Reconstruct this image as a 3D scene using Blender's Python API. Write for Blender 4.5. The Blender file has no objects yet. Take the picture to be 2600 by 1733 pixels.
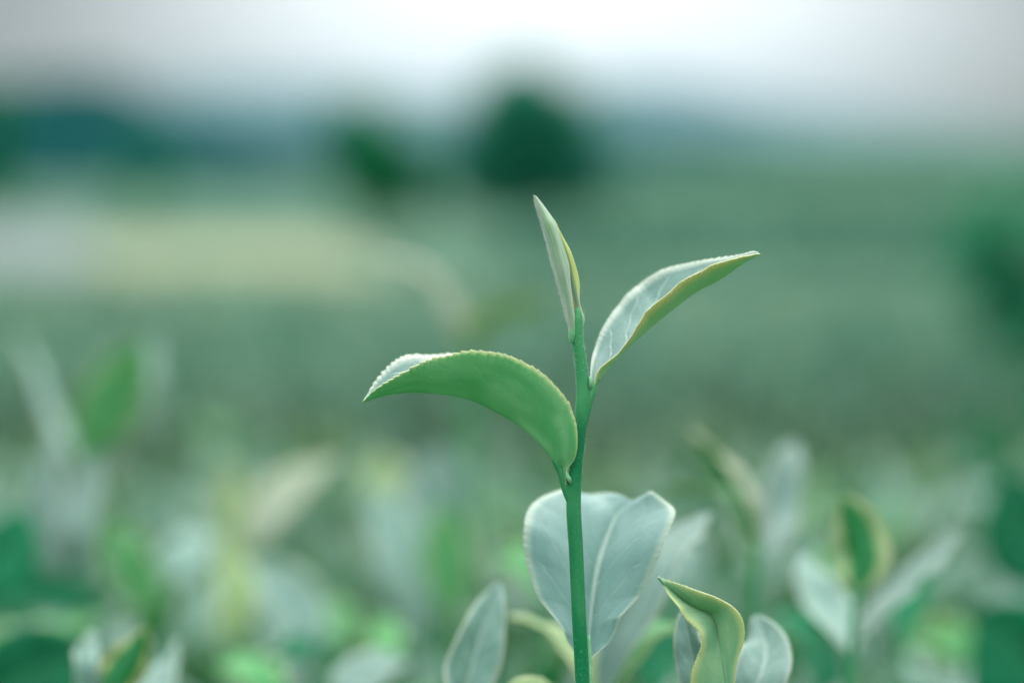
import bpy, math, random
import numpy as np
from mathutils import Vector
rad = math.radians
S = bpy.context.scene
COL = S.collection
rng = np.random.default_rng(7)
random.seed(7)

# ------------------------------------------------------------------ camera
CAM = Vector((0.0, 0.0, 0.95))
LENS = 85.0
FPX = LENS / 36.0 * 2600.0
PITCH = math.atan(416.0 / FPX)
D0 = 0.425                      # focus distance
cam_data = bpy.data.cameras.new("camera")
cam_data.lens = LENS
cam_data.sensor_width = 36.0
cam_data.clip_start = 0.01
cam_data.clip_end = 20000.0
cam_data.dof.use_dof = True
cam_data.dof.focus_distance = D0
cam_data.dof.aperture_fstop = 5.5
cam = bpy.data.objects.new("camera", cam_data)
COL.objects.link(cam)
cam.location = CAM
cam.rotation_euler = (rad(90) - PITCH, 0, 0)
S.camera = cam
FWD = Vector((0, math.cos(PITCH), -math.sin(PITCH)))
UP = Vector((0, math.sin(PITCH), math.cos(PITCH)))
RIGHT = Vector((1, 0, 0))

def at(px, py, d):
    """point of the place seen at photograph pixel (px, py), d metres in front of the camera"""
    v = CAM + FWD * d + RIGHT * ((px - 1300.0) / FPX * d) + UP * ((866.5 - py) / FPX * d)
    return np.array(v)

def on_ground(px, d, z):
    return np.array(((px - 1300.0) / FPX * d, d, z))

# ------------------------------------------------------------------ world, sun, exposure
SUN_EL, SUN_AZ = rad(52), rad(6)
W = bpy.data.worlds.new("World")
S.world = W
W.use_nodes = True
nt = W.node_tree
nt.nodes.clear()

def N(t, typ, **kw):
    n = t.nodes.new(typ)
    for k, v in kw.items():
        setattr(n, k, v)
    return n

def val(t, x):
    n = t.nodes.new('ShaderNodeValue'); n.outputs[0].default_value = x
    return n.outputs[0]

def M(t, op, a, b=None, c=None, clamp=False):
    n = t.nodes.new('ShaderNodeMath'); n.operation = op; n.use_clamp = clamp
    for i, x in enumerate((a, b, c)):
        if x is None: continue
        if isinstance(x, (int, float)): n.inputs[i].default_value = x
        else: t.links.new(x, n.inputs[i])
    return n.outputs[0]

def MR(t, x, a, b, c=0.0, d=1.0, smooth=True):
    n = t.nodes.new('ShaderNodeMapRange')
    n.interpolation_type = 'SMOOTHSTEP' if smooth else 'LINEAR'
    t.links.new(x, n.inputs[0])
    for i, q in enumerate((a, b, c, d)): n.inputs[i + 1].default_value = q
    return n.outputs[0]

def MIX(t, f, a, b):
    n = t.nodes.new('ShaderNodeMix'); n.data_type = 'RGBA'
    for sock, x in ((n.inputs[0], f), (n.inputs[6], a), (n.inputs[7], b)):
        if isinstance(x, (int, float)): sock.default_value = x
        elif isinstance(x, tuple): sock.default_value = (x[0], x[1], x[2], 1.0)
        else: t.links.new(x, sock)
    return n.outputs[2]

sky = N(nt, 'ShaderNodeTexSky', sky_type='NISHITA', sun_disc=False)
sky.sun_elevation = SUN_EL
sky.sun_rotation = SUN_AZ
tc = N(nt, 'ShaderNodeTexCoord')
sp = N(nt, 'ShaderNodeSeparateXYZ')
nt.links.new(tc.outputs['Generated'], sp.inputs[0])
az = M(nt, 'ARCTAN2', sp.outputs[0], sp.outputs[1])
el = M(nt, 'ARCSINE', sp.outputs[2])
mp = N(nt, 'ShaderNodeMapping'); mp.inputs['Scale'].default_value = (1, 1, 2.6)
nt.links.new(tc.outputs['Generated'], mp.inputs[0])
nz = N(nt, 'ShaderNodeTexNoise'); nz.inputs['Scale'].default_value = 4.0; nz.inputs['Detail'].default_value = 5
nt.links.new(mp.outputs[0], nz.inputs['Vector'])
# vignette put into the cloud colour: bright ahead, darker left and right; bright zenith
ga = M(nt, 'DIVIDE', M(nt, 'SUBTRACT', az, rad(1.2)), rad(9.6))
g = M(nt, 'EXPONENT', M(nt, 'MULTIPLY', M(nt, 'POWER', M(nt, 'ABSOLUTE', ga), 2.6), -1.0))
base = MR(nt, el, rad(4), rad(40), 0.03, 1.1)
vign = M(nt, 'MULTIPLY', g, MR(nt, el, rad(0.3), rad(4.3), 0.13, 0.345))
lum = M(nt, 'ADD', M(nt, 'MAXIMUM', base, vign), M(nt, 'MULTIPLY', g, 0.02))
lum = M(nt, 'MULTIPLY', lum, M(nt, 'ADD', 0.84, M(nt, 'MULTIPLY', nz.outputs[0], 0.32)))
tint = MIX(nt, MR(nt, el, rad(1.3), rad(4.3)), (0.72, 0.95, 1.12), (0.94, 1.0, 1.04))
cloudy = N(nt, 'ShaderNodeVectorMath', operation='SCALE')
nt.links.new(tint, cloudy.inputs[0])
nt.links.new(M(nt, 'MULTIPLY', lum, 10.0), cloudy.inputs['Scale'])
skymix = MIX(nt, 0.9, sky.outputs[0], cloudy.outputs[0])
bg = N(nt, 'ShaderNodeBackground'); bg.inputs[1].default_value = 0.12
nt.links.new(skymix, bg.inputs[0])
wo = N(nt, 'ShaderNodeOutputWorld'); nt.links.new(bg.outputs[0], wo.inputs[0])

sl = bpy.data.lights.new("sun", 'SUN'); sl.energy = 0.9; sl.angle = rad(35); sl.color = (1.0, 0.97, 0.9)
so = bpy.data.objects.new("sun", sl); COL.objects.link(so)
sd = Vector((math.sin(SUN_AZ) * math.cos(SUN_EL), math.cos(SUN_AZ) * math.cos(SUN_EL), math.sin(SUN_EL)))
so.rotation_euler = sd.to_track_quat('Z', 'Y').to_euler()
so.location = (0, 0, 30)

S.view_settings.view_transform = 'Standard'
S.view_settings.look = 'None'
S.view_settings.exposure = 1.32
S.view_settings.gamma = 1.0
S.view_settings.use_curve_mapping = False
S.render.engine = 'CYCLES'
S.cycles.use_denoising = True
S.cycles.max_bounces = 6
S.cycles.diffuse_bounces = 3
S.cycles.glossy_bounces = 2
S.cycles.transmission_bounces = 4
S.cycles.volume_bounces = 0
S.cycles.use_adaptive_sampling = False

# ------------------------------------------------------------------ helpers
def tag(o, label=None, cat=None, group=None, kind=None):
    if label: o["label"] = label
    if cat: o["category"] = cat
    if group: o["group"] = group
    if kind: o["kind"] = kind
    return o

def empty(name, loc, label=None, cat=None, group=None):
    o = bpy.data.objects.new(name, None); COL.objects.link(o)
    o.location = tuple(loc); o.empty_display_size = 0.01
    return tag(o, label, cat, group)

def world_loc(o):
    v = Vector(o.location)
    while o.parent:
        o = o.parent; v += Vector(o.location)
    return np.array(v)

def mesh_obj(name, V, F, mats, parent=None, fm=None, uv=None, rnd=None, smooth=True):
    """V (n,3) in place coordinates; F a list of int arrays; stored relative to the parent"""
    me = bpy.data.meshes.new(name)
    V = np.asarray(V, dtype=np.float64)
    if parent is not None: V = V - world_loc(parent)
    sizes = [np.full(len(f), f.shape[1]) for f in F]
    loops = np.concatenate([f.ravel() for f in F]).astype(np.int32)
    sizes = np.concatenate(sizes).astype(np.int32)
    starts = np.concatenate([[0], np.cumsum(sizes)[:-1]]).astype(np.int32)
    me.vertices.add(len(V)); me.vertices.foreach_set('co', V.astype(np.float32).ravel())
    me.loops.add(len(loops)); me.loops.foreach_set('vertex_index', loops)
    me.polygons.add(len(sizes)); me.polygons.foreach_set('loop_start', starts)
    me.polygons.foreach_set('loop_total', sizes)
    me.polygons.foreach_set('use_smooth', np.full(len(sizes), smooth))
    if fm is not None: me.polygons.foreach_set('material_index', np.asarray(fm, dtype=np.int32))
    if uv is not None:
        l = me.uv_layers.new(name='UVMap')
        l.data.foreach_set('uv', np.asarray(uv, dtype=np.float32)[loops].ravel())
    if rnd is not None:
        a = me.attributes.new('rnd', 'FLOAT', 'POINT'); a.data.foreach_set('value', np.asarray(rnd, dtype=np.float32))
    for m in (mats if isinstance(mats, (list, tuple)) else [mats]): me.materials.append(m)
    me.update(calc_edges=True); me.validate()
    o = bpy.data.objects.new(name, me); COL.objects.link(o)
    if parent is not None: o.parent = parent
    return o

def spline(P, n, uniform=True):
    """Catmull-Rom through P, n+1 samples evenly spaced along it"""
    P = np.asarray(P, dtype=float)
    if len(P) == 2: P = np.vstack([P[0], (P[0] + P[1]) / 2, P[1]])
    Q = np.vstack([2 * P[0] - P[1], P, 2 * P[-1] - P[-2]])
    out = []
    for i in range(1, len(Q) - 2):
        t = np.linspace(0, 1, 24, endpoint=False)[:, None]
        a, b, c, d = Q[i - 1], Q[i], Q[i + 1], Q[i + 2]
        out.append(.5 * ((2 * b) + (-a + c) * t + (2 * a - 5 * b + 4 * c - d) * t**2 + (-a + 3 * b - 3 * c + d) * t**3))
    out = np.vstack(out + [P[-1:]])
    L = np.concatenate([[0], np.cumsum(np.linalg.norm(np.diff(out[:, :3], axis=0), axis=1))])
    s = np.linspace(0, L[-1], n + 1)
    return np.stack([np.interp(s, L, out[:, k]) for k in range(out.shape[1])], 1)

def unit(v):
    return v / np.maximum(np.linalg.norm(v, axis=-1, keepdims=True), 1e-9)

def sm_noise(n, k, amp, r):
    x = np.linspace(0, 1, n)
    return amp * np.interp(x, np.linspace(0, 1, k), r.uniform(-1, 1, k))

def blade(name, A, Mi, B, mats, parent, n=60, m=10, bulge=0.0, thick=2.6e-4, teeth=0, amp=3e-4, wob=0.0, seed=1, raised=True):
    """leaf blade from three 3D curves (edge, midrib, edge); mats = (upper face, lower face, rim); upper = cross(B-A, along)"""
    r = np.random.default_rng(seed)
    A, Mi, B = spline(A, n), spline(Mi, n), spline(B, n)
    T = unit(np.gradient(Mi, axis=0))
    vs = np.linspace(-1, 1, 2 * m + 1)
    sA, sB = A - Mi, B - Mi
    nA, nB = unit(np.cross(T, sA)), unit(np.cross(sB, T))
    us = np.linspace(0, 1, n + 1)
    w1, w2 = sm_noise(n + 1, 9, 1, r), sm_noise(n + 1, 11, 1, r)
    k = np.exp(-np.linspace(-2, 2, 9) ** 2); k /= k.sum()
    w1, w2 = np.convolve(w1, k, 'same'), np.convolve(w2, k, 'same')
    P = np.zeros((n + 1, 2 * m + 1, 3))
    for j, v in enumerate(vs):
        s, nn = (sA, nA) if v < 0 else (sB, nB)
        wl = np.linalg.norm(s, axis=1, keepdims=True)
        a = abs(v)
        P[:, j] = Mi + s * a + nn * wl * bulge * 4 * a * (1 - a)
        if wob: P[:, j] += nn * ((w1 if v < 0 else w2) * wob * a ** 2 * np.minimum(us * 6, 1) * np.minimum((1 - us) * 6, 1))[:, None]
        if teeth and a > .9:
            ph = us * teeth + (0.3 if v < 0 else 0) + .55 * np.interp(us * 17, np.arange(18), r.uniform(-1, 1, 18))
            jit = .6 + .5 * np.interp(us * teeth, np.arange(teeth + 1), r.uniform(-1, 1, teeth + 1))
            saw = (ph % 1.0) ** 1.8
            env = np.clip((us - .14) * 8, 0, 1) * np.clip((1 - us) * 12, 0, 1)
            P[:, j] += unit(s) * (saw * env * amp * jit)[:, None] + T * (saw * env * amp * .6)[:, None]
    du, dv = np.gradient(P, axis=0), np.gradient(P, axis=1)
    Nn = unit(np.cross(dv, du))
    th = (thick / 2 * (1 - .55 * np.abs(vs) ** 3))[None, :, None]
    if raised:   # midrib thicker, standing out below
        rib = np.exp(-(vs / .09) ** 2)[None, :, None] * (thick * 1.3) * (1 - us)[:, None, None] ** .6
    else: rib = 0
    top, bot = P + Nn * th, P - Nn * th - Nn * rib
    W_ = 2 * m + 1
    idx = np.arange((n + 1) * W_).reshape(n + 1, W_)
    q = np.stack([idx[:-1, :-1], idx[:-1, 1:], idx[1:, 1:], idx[1:, :-1]], -1).reshape(-1, 4)
    off = (n + 1) * W_
    qb = q[:, ::-1] + off
    ring = np.concatenate([idx[0, :], idx[1:, -1], idx[-1, -2::-1], idx[-2::-1, 0]])
    rq = np.stack([ring[:-1], ring[:-1] + off, ring[1:] + off, ring[1:]], -1)
    uv = np.stack([np.repeat(us, W_), np.tile((vs + 1) / 2, n + 1)], 1)
    fm = np.concatenate([np.zeros(len(q)), np.ones(len(qb)), np.full(len(rq), 2)])
    return mesh_obj(name, np.vstack([top.reshape(-1, 3), bot.reshape(-1, 3)]), [q, qb, rq], mats, parent, fm=fm, uv=np.vstack([uv, uv]))

def tube(name, pts, radii, mat, parent, seg=14, n=None, cap=True):
    P = np.asarray(pts, float)
    n = n or max(8, 6 * len(P))
    PR = spline(np.hstack([P, np.asarray(radii, float)[:, None]]), n)
    C, R = PR[:, :3], PR[:, 3]
    T = unit(np.gradient(C, axis=0))
    ref = np.array([0, 1.0, 0.13])
    X = unit(np.cross(T, ref)); Y = np.cross(T, X)
    a = np.linspace(0, 2 * math.pi, seg, endpoint=False)
    V = C[:, None] + R[:, None, None] * (np.cos(a)[None, :, None] * X[:, None] + np.sin(a)[None, :, None] * Y[:, None])
    idx = np.arange((n + 1) * seg).reshape(n + 1, seg)
    nx = np.roll(idx, -1, 1)
    q = np.stack([idx[:-1], idx[1:], nx[1:], nx[:-1]], -1).reshape(-1, 4)
    uv = np.stack([np.repeat(np.linspace(0, 1, n + 1), seg), np.tile(a / 6.2832, n + 1)], 1)
    V = V.reshape(-1, 3)
    F = [q]
    if cap:
        F += [idx[0][None, ::1], idx[-1][None, ::-1]]
    return mesh_obj(name, V, F, mat, parent, uv=uv)

# ------------------------------------------------------------------ materials
def new_mat(name):
    m = bpy.data.materials.new(name); m.use_nodes = True
    t = m.node_tree; t.nodes.clear()
    return m, t

def finish(t, shader, disp=None):
    o = N(t, 'ShaderNodeOutputMaterial'); t.links.new(shader, o.inputs[0])

def set_in(t, sock, x):
    if isinstance(x, (int, float)): sock.default_value = x
    elif isinstance(x, tuple): sock.default_value = (x[0], x[1], x[2], 1.0)
    else: t.links.new(x, sock)

def leaf_mat(name, c1, c2, margin, vein=None, trans=None, tw=0.3, rough=.42, spec=.5, coat=0.0, sheen=0.0,
             laterals=8, vamt=.35, mw=.90, bump=.35, mamt=.9, midamt=.6, var=0.0, msoft=.08, streak=0.0):
    m, t = new_mat(name)
    uv = N(t, 'ShaderNodeUVMap'); uv.uv_map = 'UVMap'
    s = N(t, 'ShaderNodeSeparateXYZ'); t.links.new(uv.outputs[0], s.inputs[0])
    U, V = s.outputs[0], s.outputs[1]
    va = M(t, 'ABSOLUTE', M(t, 'SUBTRACT', M(t, 'MULTIPLY', V, 2.0), 1.0))
    n1 = N(t, 'ShaderNodeTexNoise'); n1.inputs['Scale'].default_value = 5; n1.inputs['Detail'].default_value = 4
    t.links.new(uv.outputs[0], n1.inputs['Vector'])
    oi = N(t, 'ShaderNodeObjectInfo')
    mpn = N(t, 'ShaderNodeMapping'); mpn.inputs['Scale'].default_value = (3.2, 1, 1)
    t.links.new(uv.outputs[0], mpn.inputs[0])
    n2 = N(t, 'ShaderNodeTexNoise'); n2.inputs['Scale'].default_value = 34; n2.inputs['Detail'].default_value = 6
    t.links.new(mpn.outputs[0], n2.inputs['Vector'])
    vo = N(t, 'ShaderNodeTexVoronoi', feature='DISTANCE_TO_EDGE'); vo.inputs['Scale'].default_value = 26
    t.links.new(mpn.outputs[0], vo.inputs['Vector'])
    net = MR(t, vo.outputs['Distance'], 0.0, 0.09, 1, 0)
    ph = M(t, 'ADD', M(t, 'SUBTRACT', M(t, 'MULTIPLY', U, float(laterals)), M(t, 'MULTIPLY', M(t, 'POWER', va, 1.35), 1.7)),
           M(t, 'MULTIPLY', n1.outputs[0], 1.1))
    ph = M(t, 'ADD', ph, M(t, 'MULTIPLY', M(t, 'GREATER_THAN', V, 0.5), 0.43))
    fr = M(t, 'ABSOLUTE', M(t, 'SUBTRACT', M(t, 'FRACT', ph), .5))
    lat = M(t, 'MULTIPLY', MR(t, fr, 0.0, 0.07, 1, 0), MR(t, va, .72, .92, 1, 0))
    mid = MR(t, va, .015, .075, 1, 0)
    mar = MR(t, va, mw - msoft, min(1.0, mw + msoft * .75), 0, 1)
    col = MIX(t, MR(t, n1.outputs[0], .35, .65), c1, c2)
    if streak:
        mps = N(t, 'ShaderNodeMapping'); mps.inputs['Scale'].default_value = (1.1, 9, 1)
        t.links.new(uv.outputs[0], mps.inputs[0])
        ns = N(t, 'ShaderNodeTexNoise'); ns.inputs['Scale'].default_value = 2.2; ns.inputs['Detail'].default_value = 5
        t.links.new(mps.outputs[0], ns.inputs['Vector'])
        col = MIX(t, MR(t, ns.outputs[0], .40, .60), c1, c2)
    col = MIX(t, M(t, 'MULTIPLY', n2.outputs[0], .12), col, tuple(min(1, q * 1.7) for q in c1))
    if vein:
        col = MIX(t, M(t, 'MULTIPLY', lat, vamt), col, vein)
        col = MIX(t, M(t, 'MULTIPLY', net, vamt * .22), col, vein)
        col = MIX(t, M(t, 'MULTIPLY', mid, midamt), col, vein)
    col = MIX(t, M(t, 'MULTIPLY', mar, mamt), col, margin)
    if var:
        hs = N(t, 'ShaderNodeHueSaturation')
        t.links.new(M(t, 'ADD', 1 - var, M(t, 'MULTIPLY', oi.outputs['Random'], 2 * var)), hs.inputs['Value'])
        t.links.new(col, hs.inputs['Color']); col = hs.outputs[0]
    hgt = M(t, 'ADD', M(t, 'MULTIPLY', lat, -.6), M(t, 'ADD', M(t, 'MULTIPLY', n2.outputs[0], .35), M(t, 'MULTIPLY', net, -.12)))
    hgt = M(t, 'ADD', hgt, M(t, 'MULTIPLY', n1.outputs[0], 2.2))
    bp = N(t, 'ShaderNodeBump'); bp.inputs['Strength'].default_value = bump; bp.inputs['Distance'].default_value = .0006
    t.links.new(hgt, bp.inputs['Height'])
    p = N(t, 'ShaderNodeBsdfPrincipled')
    set_in(t, p.inputs['Base Color'], col)
    t.links.new(M(t, 'ADD', rough - .06, M(t, 'MULTIPLY', n2.outputs[0], .14)), p.inputs['Roughness'])
    p.inputs['Specular IOR Level'].default_value = spec
    p.inputs['Coat Weight'].default_value = coat; p.inputs['Coat Roughness'].default_value = .3
    p.inputs['Sheen Weight'].default_value = sheen; p.inputs['Sheen Roughness'].default_value = .5
    t.links.new(bp.outputs[0], p.inputs['Normal'])
    tr = N(t, 'ShaderNodeBsdfTranslucent')
    tcol = MIX(t, M(t, 'MULTIPLY', mar, mamt), trans or tuple(min(1, q * 1.5) for q in c1), margin)
    t.links.new(tcol, tr.inputs[0])
    mx = N(t, 'ShaderNodeMixShader'); mx.inputs[0].default_value = tw
    t.links.new(p.outputs[0], mx.inputs[1]); t.links.new(tr.outputs[0], mx.inputs[2])
    finish(t, mx.outputs[0])
    return m

def plain_mat(name, c1, c2, scale=8, rough=.8, spec=.3, bump=0.0, bdist=.01, sheen=0, detail=6, coords='Object', lo=.35, hi=.65, tw=0.0):
    m, t = new_mat(name)
    tcn = N(t, 'ShaderNodeTexCoord')
    n1 = N(t, 'ShaderNodeTexNoise'); n1.inputs['Scale'].default_value = scale; n1.inputs['Detail'].default_value = detail
    t.links.new(tcn.outputs[coords], n1.inputs['Vector'])
    col = MIX(t, MR(t, n1.outputs[0], lo, hi), c1, c2)
    p = N(t, 'ShaderNodeBsdfPrincipled'); set_in(t, p.inputs['Base Color'], col)
    p.inputs['Roughness'].default_value = rough; p.inputs['Specular IOR Level'].default_value = spec
    p.inputs['Sheen Weight'].default_value = sheen
    if bump:
        bp = N(t, 'ShaderNodeBump'); bp.inputs['Strength'].default_value = bump; bp.inputs['Distance'].default_value = bdist
        t.links.new(n1.outputs[0], bp.inputs['Height']); t.links.new(bp.outputs[0], p.inputs['Normal'])
    out = p.outputs[0]
    finish(t, out)
    return m

def foliage_mat(name, dark, light, tip=None, tw=.3, rough=.5, spec=.4, trans=None):
    """many small leaves in one mesh: colour differs leaf by leaf through the 'rnd' attribute"""
    m, t = new_mat(name)
    a = N(t, 'ShaderNodeAttribute'); a.attribute_name = 'rnd'
    r = a.outputs['Fac']
    col = MIX(t, MR(t, r, 0, .75, smooth=False), dark, light)
    if tip: col = MIX(t, MR(t, r, .78, .98), col, tip)
    p = N(t, 'ShaderNodeBsdfPrincipled'); set_in(t, p.inputs['Base Color'], col)
    p.inputs['Roughness'].default_value = rough; p.inputs['Specular IOR Level'].default_value = spec
    tr = N(t, 'ShaderNodeBsdfTranslucent')
    set_in(t, tr.inputs[0], trans or MIX(t, .5, col, tuple(min(1, q * 1.6) for q in light)))
    mx = N(t, 'ShaderNodeMixShader'); mx.inputs[0].default_value = tw
    t.links.new(p.outputs[0], mx.inputs[1]); t.links.new(tr.outputs[0], mx.inputs[2])
    finish(t, mx.outputs[0])
    return m

CREAM = (.60, .58, .38)
YEL = (.62, .60, .20)
# upper faces of young leaves: waxy blue-green, paled by sky sheen in the colour; lower: green
UP_PALE = leaf_mat('leaf_upper_pale', (.075, .175, .145), (.12, .235, .195), (.50, .56, .46), vein=(.52, .62, .55), trans=(.10, .34, .16),
                   tw=.22, rough=.46, spec=.4, coat=.06, sheen=.1, laterals=7, vamt=.45, bump=.5, mamt=.8)
UP_BACK = leaf_mat('leaf_upper_glaucous_sheen', (.12, .245, .215), (.165, .29, .255), (.40, .50, .38), vein=(.34, .46, .38), trans=(.10, .34, .16),
                   tw=.16, rough=.48, spec=.35, coat=.05, sheen=.1, laterals=6, vamt=.24, bump=.35, mw=.95, mamt=.85, midamt=.85)
LOW_GREEN = leaf_mat('leaf_lower_green', (.12, .45, .18), (.34, .63, .34), (.78, .82, .40), vein=(.32, .60, .36), trans=(.42, .90, .36),
                     tw=.52, rough=.5, spec=.35, sheen=.3, laterals=9, vamt=.38, bump=.3, mw=.965, midamt=.1, msoft=.04)
LOW_YEL = leaf_mat('leaf_lower_yellow', (.44, .68, .34), (.52, .72, .37), (.86, .80, .32), vein=(.30, .50, .22), trans=(.72, .92, .42),
                   tw=.55, rough=.5, spec=.35, sheen=.2, laterals=9, vamt=.2, bump=.25, mw=.80, midamt=.7)
RIM = plain_mat('leaf_rim', (.80, .80, .42), (.74, .70, .44), 300, .6)
RIM_PALE = plain_mat('leaf_rim_pale', (.55, .60, .46), (.60, .58, .44), 300, .6)
BUD_OUT = leaf_mat('bud_outer', (.17, .38, .17), (.40, .44, .34), (.40, .56, .40), vein=(.50, .52, .40), trans=(.3, .45, .15),
                   tw=.2, rough=.5, spec=.3, sheen=.5, laterals=2, vamt=.1, bump=.4, mw=.93, streak=1, midamt=.2)
BUD_YEL = leaf_mat('bud_yellow', (.50, .58, .18), (.56, .62, .22), (.62, .58, .12), vein=(.50, .52, .3), trans=(.5, .55, .1),
                   tw=.25, rough=.5, spec=.3, sheen=.3, laterals=4, vamt=.2, bump=.3, mw=.85)
STEM = None
def stem_mat():
    m, t = new_mat('young_stem')
    tcn = N(t, 'ShaderNodeTexCoord')
    n1 = N(t, 'ShaderNodeTexNoise'); n1.inputs['Scale'].default_value = 4200; n1.inputs['Detail'].default_value = 3
    mpn = N(t, 'ShaderNodeMapping'); mpn.inputs['Scale'].default_value = (1, 1, .35)
    t.links.new(tcn.outputs['Object'], mpn.inputs[0]); t.links.new(mpn.outputs[0], n1.inputs['Vector'])
    n3 = N(t, 'ShaderNodeTexNoise'); n3.inputs['Scale'].default_value = 90; n3.inputs['Detail'].default_value = 3
    t.links.new(mpn.outputs[0], n3.inputs['Vector'])
    col = MIX(t, MR(t, n3.outputs[0], .35, .65), (.001, .15, .048), (.06, .27, .10))
    col = MIX(t, MR(t, n1.outputs[0], .60, .72), col, (.04, .28, .11))
    p = N(t, 'ShaderNodeBsdfPrincipled'); set_in(t, p.inputs['Base Color'], col)
    p.inputs['Roughness'].default_value = .5; p.inputs['Specular IOR Level'].default_value = .25
    p.inputs['Sheen Weight'].default_value = .12; p.inputs['Sheen Roughness'].default_value = .4
    p.inputs['Subsurface Weight'].default_value = .0
    bp = N(t, 'ShaderNodeBump'); bp.inputs['Strength'].default_value = .5; bp.inputs['Distance'].default_value = .00003
    t.links.new(n1.outputs[0], bp.inputs['Height']); t.links.new(bp.outputs[0], p.inputs['Normal'])
    finish(t, p.outputs[0]); return m
STEM = stem_mat()
FUZZ = plain_mat('white_down', (.70, .74, .68), (.6, .66, .6), 50, .6, .3)
NODE = plain_mat('pale_node', (.10, .32, .14), (.22, .42, .22), 700, .6, .3)

# generic blurred shoots
G_UP = leaf_mat('young_leaf_upper', (.115, .235, .19), (.165, .29, .235), (.48, .54, .42), vein=(.48, .58, .48), trans=(.12, .36, .14),
                tw=.25, rough=.48, spec=.35, coat=.03, laterals=7, vamt=.4, mamt=.7, var=.22)  # upper face colour includes a painted pale sky sheen
G_LOW = leaf_mat('young_leaf_lower', (.050, .28, .085), (.10, .34, .11), (.46, .50, .20), vein=(.2, .45, .22), trans=(.12, .45, .10),
                 tw=.4, rough=.5, spec=.3, laterals=7, vamt=.2, mw=.88, mamt=.7, var=.25)
G_YEL = leaf_mat('young_leaf_yellow', (.22, .38, .14), (.34, .44, .20), (.56, .62, .36), vein=(.4, .5, .3), trans=(.3, .5, .15),
                 tw=.35, rough=.5, spec=.3, laterals=7, vamt=.2, mw=.78, mamt=.7, var=.15)
G_MAT = leaf_mat('mature_leaf_upper', (.001, .10, .04), (.003, .14, .055), (.004, .16, .06), vein=(.06, .28, .13), trans=(.03, .25, .06),
                 tw=.2, rough=.6, spec=.12, laterals=8, vamt=.2, mamt=.5, var=.2)
G_CREAM = leaf_mat('young_leaf_cream', (.28, .35, .24), (.33, .38, .28), (.60, .54, .36), vein=(.5, .55, .42), trans=(.4, .5, .25),
                   tw=.3, rough=.5, spec=.3, laterals=7, vamt=.2, mw=.80, mamt=.7, var=.1)

# ------------------------------------------------------------------ the setting
def ground_z(x, y):
    x = np.asarray(x, float); y = np.asarray(y, float)
    rise = np.clip((y - 14) / 120, 0, 1) ** 1.3 * 3.0 * (1 / (1 + np.exp(-(x / np.maximum(y, 1) - .055) * 40)))
    return rise + .02 * np.sin(x * .7) * np.sin(y * .5)

def grid_sheet(name, xs, ys, zf, mat, kind='structure'):
    X, Y = np.meshgrid(xs, ys)
    V = np.stack([X, Y, zf(X, Y)], -1).reshape(-1, 3)
    idx = np.arange(len(V)).reshape(len(ys), len(xs))
    q = np.stack([idx[:-1, :-1], idx[:-1, 1:], idx[1:, 1:], idx[1:, :-1]], -1).reshape(-1, 4)
    o = mesh_obj(name, V, [q], mat); return tag(o, kind=kind)

soil = plain_mat('soil_and_grass', (.032, .085, .05), (.06, .12, .075), .6, .95, .1, .5, .05)
ys = np.concatenate([np.linspace(-8, 30, 60), np.linspace(32, 200, 50), np.geomspace(215, 6000, 30)])
xs = np.concatenate([-np.geomspace(3200, 42, 24), np.linspace(-40, 40, 70), np.geomspace(42, 3200, 24)])
grid_sheet('ground', xs, ys, lambda X, Y: ground_z(X, Y), soil)

def patch(name, poly_rows, mat, dz=.004):
    """ribbon between left and right pixel columns at given distances, draped on the ground"""
    L = []
    ds = np.linspace(poly_rows[0][0], poly_rows[-1][0], 40)
    arr = np.array(poly_rows, float)
    for d in ds:
        l = np.interp(d, arr[:, 0], arr[:, 1]); r_ = np.interp(d, arr[:, 0], arr[:, 2])
        xs_ = np.linspace(l, r_, 30)
        L.append(np.stack([xs_, np.full(30, d), ground_z(xs_, d) + dz], 1))
    V = np.vstack(L); idx = np.arange(len(V)).reshape(40, 30)
    q = np.stack([idx[:-1, :-1], idx[:-1, 1:], idx[1:, 1:], idx[1:, :-1]], -1).reshape(-1, 4)
    return tag(mesh_obj(name, V, [q], mat), kind='structure')

straw = plain_mat('straw_field', (.165, .185, .108), (.195, .21, .12), 1.2, .95, .1, .4, .03)
roadm = plain_mat('pale_road', (.10, .125, .115), (.12, .145, .135), 2.0, .9, .2, .3, .01)
patch('field', [(14.5, -9, -0.60), (21, -12, -0.85), (28, -15, -1.5), (36, -19, -3.0)], straw, .03)
patch('road', [(20, -12, -3.4), (30, -15, -5.3), (40, -26, -7.0), (48, -30, -8.4)], roadm, .045)

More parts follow.
